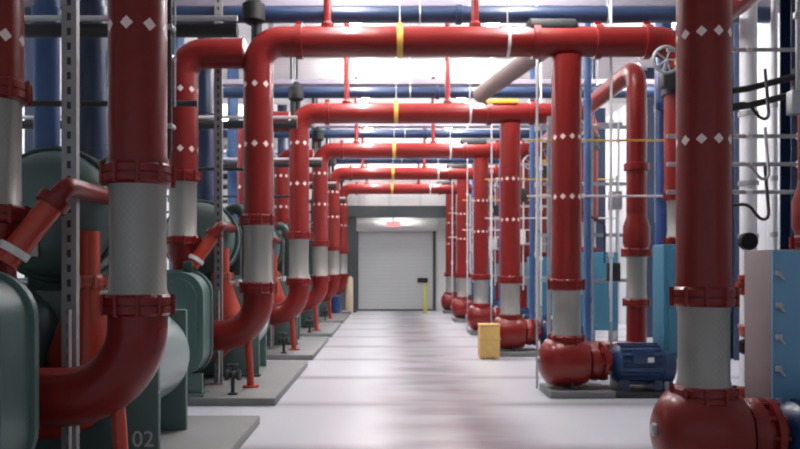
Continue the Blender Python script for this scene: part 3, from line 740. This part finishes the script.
# strut rack with conduits, right of the big right riser
RK = ['highest level conduit rack beside the big right riser', 'second grey conduit beside the big right riser', 'third grey conduit beside the big right riser', 'lowest grey conduit beside the big right riser, above the cabinet']
RK[0] = 'highest grey conduit beside the big right riser, above the dark bracket arms'
for z, lab in zip((3.98, 3.08, 2.79, 2.50), RK):
    t = thing('conduit_run', (0, 7.80, z), lab, 'conduit', 'grey conduits behind the light blue cabinet')
    b = MB(); b.cyl((2.9, 0, 0), (5.6, 0, 0), 0.022, 10); b.build('conduit', M['galv'], t)
    for xx in (3.35, 3.75, 4.28):
        b = MB(); b.lathe([(0.024, -0.03), (0.034, -0.028), (0.034, 0.028), (0.024, 0.03)], c=(xx, 0, 0), axis='x', n=12); b.build('strap', M['tag_white'], t)
jb = thing('junction_box', (3.78, 6.9, 0), 'grey electrical box hanging on a vertical conduit above the light blue cabinet', 'junction box')
b = MB(); b.bbox(-0.09, 0.09, -0.05, 0.06, 3.12, 3.34, 0.012); b.build('box', M['galv'], jb)
b = MB(); b.cyl((0, 0, 3.33), (0, 0, CEIL), 0.028, 12); b.build('conduit', M['galv'], jb)
b = MB(); b.lathe([(0.03, 4.0), (0.05, 4.01), (0.05, 4.06), (0.03, 4.07)], n=12); b.build('coupling', M['galv'], jb)
b = MB(); b.tube(bend([(0.04, 0, 3.13), (0.05, 0, 2.95), (0.3, 0.05, 2.95), (0.32, 0.05, 3.5)], 0.1, 6), 0.014, 8); b.build('flexible_lead', M['galv'], jb)
for z, lab in ((3.62, 'upper dark bracket arm behind the big right riser'), (3.44, 'lower dark bracket arm behind the big right riser')):
    t = thing('bracket_arm', (4.40, 7.84, z), lab, 'bracket', 'dark bracket arms on the blue column')
    b = MB(); b.tube([(-0.12, 0.0, 0.10), (-0.6, 0.05, -0.02), (-0.95, 0.1, -0.06)], 0.035, 10); b.build('arm', M['steel_dark'], t)
    b = MB(); b.box(-0.16, -0.08, -0.02, 0.03, 0.02, 0.18); b.build('mount_plate', M['steel_dark'], t, smooth=False)
# sensor trees between the big right riser and the cabinet
for (xx, yy, zt, lab, lead) in ((2.95, 7.32, 4.9, 'pale sensor conduit with many fittings hugging the big right riser', False), (3.25, 7.5, 4.6, 'thin grey sensor pole with dark valves left of the dark blue column', True)):
    t = thing('sensor_pole', (xx, yy, 0), lab, 'sensor pole', 'sensor poles beside the big right riser')
    b = MB(); b.cyl((0, 0, 0), (0, 0, zt), 0.020, 10); b.lathe([(0.08, 0), (0.08, 0.012), (0.02, 0.014)], n=14); b.build('pole', M['white_pipe'], t)
    for k in range(9):
        z = 1.3+k*0.38
        b = MB(); b.lathe([(0.02, z-0.07), (0.038, z-0.06), (0.038, z+0.06), (0.02, z+0.07)], n=12)
        if k % 3 == 1: b.cyl((0, 0, z), (0.14, -0.02, z+0.03), 0.018, 8)
        b.build('fitting', M['tag_white' if k % 2 else 'galv'], t)
    for z in ((2.95, 4.05) if lead else (3.9,)):
        b = MB(); b.bbox(0.03, 0.17, -0.09, 0.04, z-0.09, z+0.09, 0.02); b.cyl((0.10, -0.02, z+0.09), (0.10, -0.02, z+0.17), 0.015, 8); b.torus((0.10, -0.02, z+0.18), 0.06, 0.010, 'z', 14, 6); b.build('small_valve', M['black'], t)
    if lead:
        for k, zz in enumerate((2.3, 2.7, 3.3)):
            b = MB(); b.tube(bend([(0.02, 0, zz), (0.3, -0.1, zz+0.05), (0.55, -0.05, zz-0.25), (0.62, 0.2, zz+0.45)], 0.12, 6), 0.016, 8); b.build('flexible_lead', M['galv' if k % 2 else 'steel_dark'], t)
# gauge stand
gs = thing('gauge_stand', (3.38, 7.05, 0), 'grey gauge stand with black dial and red valve left of the light blue cabinet', 'gauge stand')
b = MB(); b.cyl((0, 0, 0.62), (0, 0, 1.92), 0.03, 12); b.build('stem', M['galv'], gs)
b = MB(); b.lathe([(0.07, -0.05), (0.082, -0.04), (0.082, 0.03), (0.06, 0.04)], c=(0, 0, 1.96), axis='y', n=24); b.build('dial', M['black'], gs)
b = MB(); b.lathe([(0.04, -0.1), (0.085, -0.09), (0.085, -0.05), (0.06, -0.03), (0.06, 0.03), (0.085, 0.05), (0.085, 0.09), (0.04, 0.1)], c=(0, 0, 1.55), axis='z', n=18); b.cyl((0, 0, 1.55), (-0.12, -0.03, 1.55), 0.03, 10); b.build('valve', M['red_bright'], gs)
b = MB(); b.lathe([(0.05, 1.06), (0.075, 1.08), (0.075, 1.16), (0.05, 1.18)], n=16); b.build('coupling', M['copper'], gs)
b = MB(); b.lathe([(0.05, 0.90), (0.08, 0.92), (0.08, 1.02), (0.05, 1.04)], n=16); b.build('black_coupling', M['black'], gs)

# overhead brown-grey jacketed branch near right risers
t = thing('jacketed_duct', (0, 0, 0), 'brown grey jacketed pipe running back behind the biggest bridging pipe', 'pipe')
b = MB(); b.tube(bend([(2.42, DR[1]+0.7, 5.0), (2.3, DR[1]+1.2, 5.0), (1.75, 14.2, 5.0)], 0.3, 6), 0.15, 20); b.build('jacket', M['brown'], t)
for p in ((2.25, DR[1]+1.5), (1.9, 13.4)):
    b = MB(); b.cyl((p[0], p[1], 5.14), (p[0], p[1], CEIL), 0.01, 8); b.build('hanger_rod', M['galv'], t)

# thin sampling conduits hanging along the right risers
vc0 = None
for i in range(1, 6):
    for (dx, dy, nm) in ((0.62, 0.05, 'right of'), (-0.30, 0.5, 'left of')):
        if i == 5 and dy > 0.1: continue
        loc = (XR+dx, DR[i]+dy, 0)
        who = ['the riser of the biggest bridging pipe', 'the riser beside the ochre crate', 'the riser of the middle bridging pipe', 'the riser second from the roller door', 'the riser closest to the roller door'][i-1]
        lab = 'thin pale conduit standing just %s %s, pump side' % (nm, who)
        if vc0 is None:
            vc0 = thing('thin_conduit', loc, lab, 'conduit', 'thin conduits among the pump risers')
            b = MB(); b.cyl((0, 0, 0.98), (0, 0, CEIL), 0.018, 8); b.build('conduit', M['white_pipe'], vc0)
            b = MB(); b.cyl((0, 0, 0.0), (0, 0, 0.98), 0.018, 8); b.build('lower_conduit', M['galv'], vc0)
            for z in (1.9, 2.9, 3.7):
                b = MB(); b.lathe([(0.02, z-0.04), (0.035, z-0.035), (0.035, z+0.035), (0.02, z+0.04)], n=10); b.build('fitting', M['tag_white'], vc0)
        else: dup(vc0, (loc[0]+ (0.55 if nm == 'right of' and False else 0), loc[1], 0), lab)
# horizontal brass lines through the pump bays
hl0 = None
for i in range(1, 5):
    loc = (0, DR[i]+0.62, 0)
    lab = 'pair of thin brass lines running across the %s pump bay from the light blue cabinet' % ORD[i]
    if hl0 is None:
        hl0 = thing('brass_line', loc, lab, 'pipe', 'brass lines across the pump bays')
        for z in (3.55, 2.75):
            b = MB(); b.cyl((2.0, 0, z), (4.7, 0, z), 0.016, 8); b.build('line', M['yellow'] if z > 3 else M['tag_white'], hl0)
            b = MB()
            for xx in (2.25, 2.8, 3.3): b.lathe([(0.016, -0.03), (0.032, -0.025), (0.032, 0.025), (0.016, 0.03)], c=(xx, 0, z), axis='x', n=10)
            b.build('fitting', M['tag_white'], hl0)
        b = MB(); b.cyl((4.72, 0, 0), (4.72, 0, 3.62), 0.025, 8); b.lathe([(0.07, 0), (0.07, 0.012)], c=(4.72, 0, 0), n=12); b.build('post', M['galv'], hl0)
    else: dup(hl0, loc, lab)
# left horizontal dark pipes, above chillers
hd0 = None
for i in range(0, 5):
    loc = (0, DL[i]+2.2, 0)
    lab = 'dark horizontal pipe pair above the chillers, %s from the photo edge' % ORD[i]
    if hd0 is None:
        hd0 = thing('dark_pipe', loc, lab, 'pipe', 'dark pipes above the chillers')
        b = MB(); b.cyl((-6.6, 0, 4.08), (-1.5, 0, 4.08), 0.07, 14); b.build('upper_pipe', M['steel_dark'], hd0)
        b = MB(); b.cyl((-6.6, 0, 4.20), (-1.5, 0, 4.20), 0.03, 10); b.build('upper_conduit', M['white_pipe'], hd0)
        b = MB(); b.cyl((-6.6, 0, 3.35), (-1.9, 0, 3.35), 0.03, 10); b.build('lower_pipe', M['steel_dark'], hd0)
        for xx in (-2.1, -4.0, -6.0):
            b = MB(); b.cyl((xx, -0.09, 3.3), (xx, -0.09, CEIL), 0.012, 6); b.build('hanger_rod', M['galv'], hd0)
    else: dup(hd0, loc, lab)
# dark cable bundles dropping to the chillers and pale conduits beside them
cd0 = None
for i in range(0, 5):
    lab = 'dark cable bundle dropping to the chiller compressor, %s from the photo edge' % ORD[i]
    loc = (-2.06, DL[i]+1.55, 0)
    if cd0 is None:
        cd0 = thing('cable_bundle', loc, lab, 'cable', 'dark cable bundles over the chillers')
        for dx, dy, rr in ((0, 0, 0.035), (0.06, 0.03, 0.025), (-0.055, 0.03, 0.03)):
            b = MB(); b.tube(bend([(dx, dy, CEIL-0.003), (dx, dy, 2.75), (dx-0.3, dy+0.2, 2.35)], 0.2, 6), rr, 10); b.build('cable', M['steel_dark'], cd0)
        for z in (3.0, 3.9, 4.8):
            b = MB(); b.bbox(-0.11, 0.11, -0.05, 0.08, z-0.02, z+0.02, 0.01); b.build('cable_tie', M['galv'], cd0)
    else: dup(cd0, loc, lab)
# instrument frames between the pump bays
sf0 = None
for i in range(1, 5):
    lab = 'galvanised strut frame with small boxes between pump bays, %s from the light blue cabinet' % ORD[i-1]
    loc = (3.6, DR[i]+3.1, 0)
    if sf0 is None:
        sf0 = thing('instrument_rack', loc, lab, 'strut frame', 'strut frames between the pump bays')
        for xx in (-0.75, 0.0, 0.7):
            b = MB(); b.box(xx-0.03, xx+0.03, -0.03, 0.03, 0, 4.4); b.build('post', M['galv'], sf0, smooth=False)
        for z in (1.5, 2.3, 3.2, 4.2):
            b = MB(); b.box(-0.9, 0.85, -0.06, -0.03, z-0.03, z+0.03); b.build('crossbar', M['galv'], sf0, smooth=False)
        for xx, z, mt in ((-0.45, 2.45, 'tag_white'), (0.35, 1.65, 'steel_dark'), (0.38, 2.9, 'galv'), (-0.4, 3.45, 'steel_dark')):
            b = MB(); b.bbox(xx-0.11, xx+0.11, -0.18, -0.06, z-0.16, z+0.16, 0.012); b.build('instrument_box', M[mt], sf0)
        for xx in (-0.52, -0.38, 0.30, 0.45):
            b = MB(); b.cyl((xx, -0.09, 1.2), (xx, -0.09, 4.3), 0.014, 8); b.build('conduit', M['white_pipe'], sf0)
        b = MB(); b.tube(bend([(-0.2, -0.09, 3.2), (-0.2, -0.09, 2.7), (0.2, -0.12, 2.5), (0.2, -0.12, 1.8)], 0.12, 6), 0.02, 8); b.build('flexible_lead', M['steel_dark'], sf0)
    else: dup(sf0, loc, lab)
# small floor items
cr = thing('crate', (1.92, 14.28, 0), 'ochre yellow crate on the floor beside a red pump', 'crate')
b = MB(); b.bbox(-0.19, 0.19, -0.15, 0.15, 0.03, 0.62, 0.012); b.build('body', M['crate'], cr)
b = MB(); b.bbox(-0.205, 0.205, -0.165, 0.165, 0.36, 0.40, 0.008); b.build('rim', M['crate'], cr)
b = MB(); b.bbox(-0.2, 0.2, -0.16, 0.16, 0.62, 0.66, 0.008); b.build('lid', M['crate'], cr)
b = MB(); b.box(-0.17, -0.09, -0.14, 0.14, 0, 0.03); b.box(0.09, 0.17, -0.14, 0.14, 0, 0.03); b.build('runner', M['crate'], cr, smooth=False)
bo = thing('bollard', (1.42, 28.6, 0), 'olive yellow post with black box on top before the roller door', 'bollard')
b = MB(); b.lathe([(0.14, 0), (0.14, 0.02), (0.075, 0.03), (0.075, 1.14), (0.05, 1.18)], n=18); b.build('post', M['olive'], bo)
b = MB(); b.bbox(-0.30, 0.10, -0.10, 0.10, 1.18, 1.36, 0.02); b.build('head_box', M['black'], bo)
for xx, lab in ((-1.52, 'tan guard post at the left foot of the dark door frame'),):
    t = thing('guard_post', (xx, 29.05, 0), lab, 'post')
    b = MB(); b.lathe([(0.17, 0), (0.17, 1.32), (0.12, 1.40), (0.03, 1.43)], n=20); b.build('post', M['tan'], t)
t = thing('blue_bin', (-1.95, 27.6, 0), 'small blue bin on the floor left of the tan guard post', 'bin')
b = MB(); b.lathe([(0.20, 0), (0.25, 0.62), (0.27, 0.63), (0.27, 0.67), (0.24, 0.67)], n=20); b.build('body', M['blue'], t)
b = MB(); b.lathe([(0.275, 0.67), (0.26, 0.72), (0.1, 0.76)], n=20); b.build('lid', M['navy'], t)
# exit sign
es = thing('exit_sign', (0.2, YE-0.30, 0), 'red lit EXIT sign hanging on the dark frame above the roller door', 'exit sign')
b = MB(); b.bbox(-0.30, 0.30, -0.04, 0.04, 3.32, 3.56, 0.012); b.build('housing', M['tag_white'], es)
b = MB(); b.box(-0.27, 0.27, -0.046, -0.040, 3.34, 3.54); fc = b.build('face', M['exit_face'], es, smooth=False)
b = MB(); b.cyl((0, 0, 3.55), (0, 0, OZ-0.02), 0.02, 8); b.build('stem', M['frame_grey'], es)
text_obj('lettering', 'EXIT', 0.20, M['exit_red'], fc, (0, -0.050, 3.44), (PI/2, 0, 0), 0.002)
# small valves at the pads
vs0 = None
VN = ['small dark drain valve on the pad below the pale rounded chiller end', 'small dark drain valve on the pad under the bright red left riser', 'third small drain valve along the chiller pads', 'fourth small drain valve along the chiller pads']
for i in range(1, 5):
    loc = (-1.98, DL[i]-0.6, 0.10)
    if vs0 is None:
        vs0 = thing('drain_valve', loc, VN[0], 'valve', 'drain valves on the pads')
        b = MB(); b.lathe([(0.06, 0), (0.06, 0.02), (0.025, 0.03), (0.025, 0.2)], n=12); b.build('stand', M['steel_dark'], vs0)
        b = MB(); b.lathe([(0.05, -0.1), (0.07, -0.09), (0.07, -0.06), (0.045, -0.04), (0.06, 0), (0.045, 0.04), (0.07, 0.06), (0.07, 0.09), (0.05, 0.1)], c=(0, 0, 0.25), axis='x', n=16); b.build('valve_body', M['steel_dark'], vs0)
        b = MB(); b.torus((0, 0, 0.38), 0.06, 0.012, 'z', 16, 6); b.cyl((0, 0, 0.28), (0, 0, 0.39), 0.012, 8); b.cyl((-0.06, 0, 0.38), (0.06, 0, 0.38), 0.008, 6); b.build('hand_wheel', M['steel_dark'], vs0)
    else: dup(vs0, loc, VN[i-1])
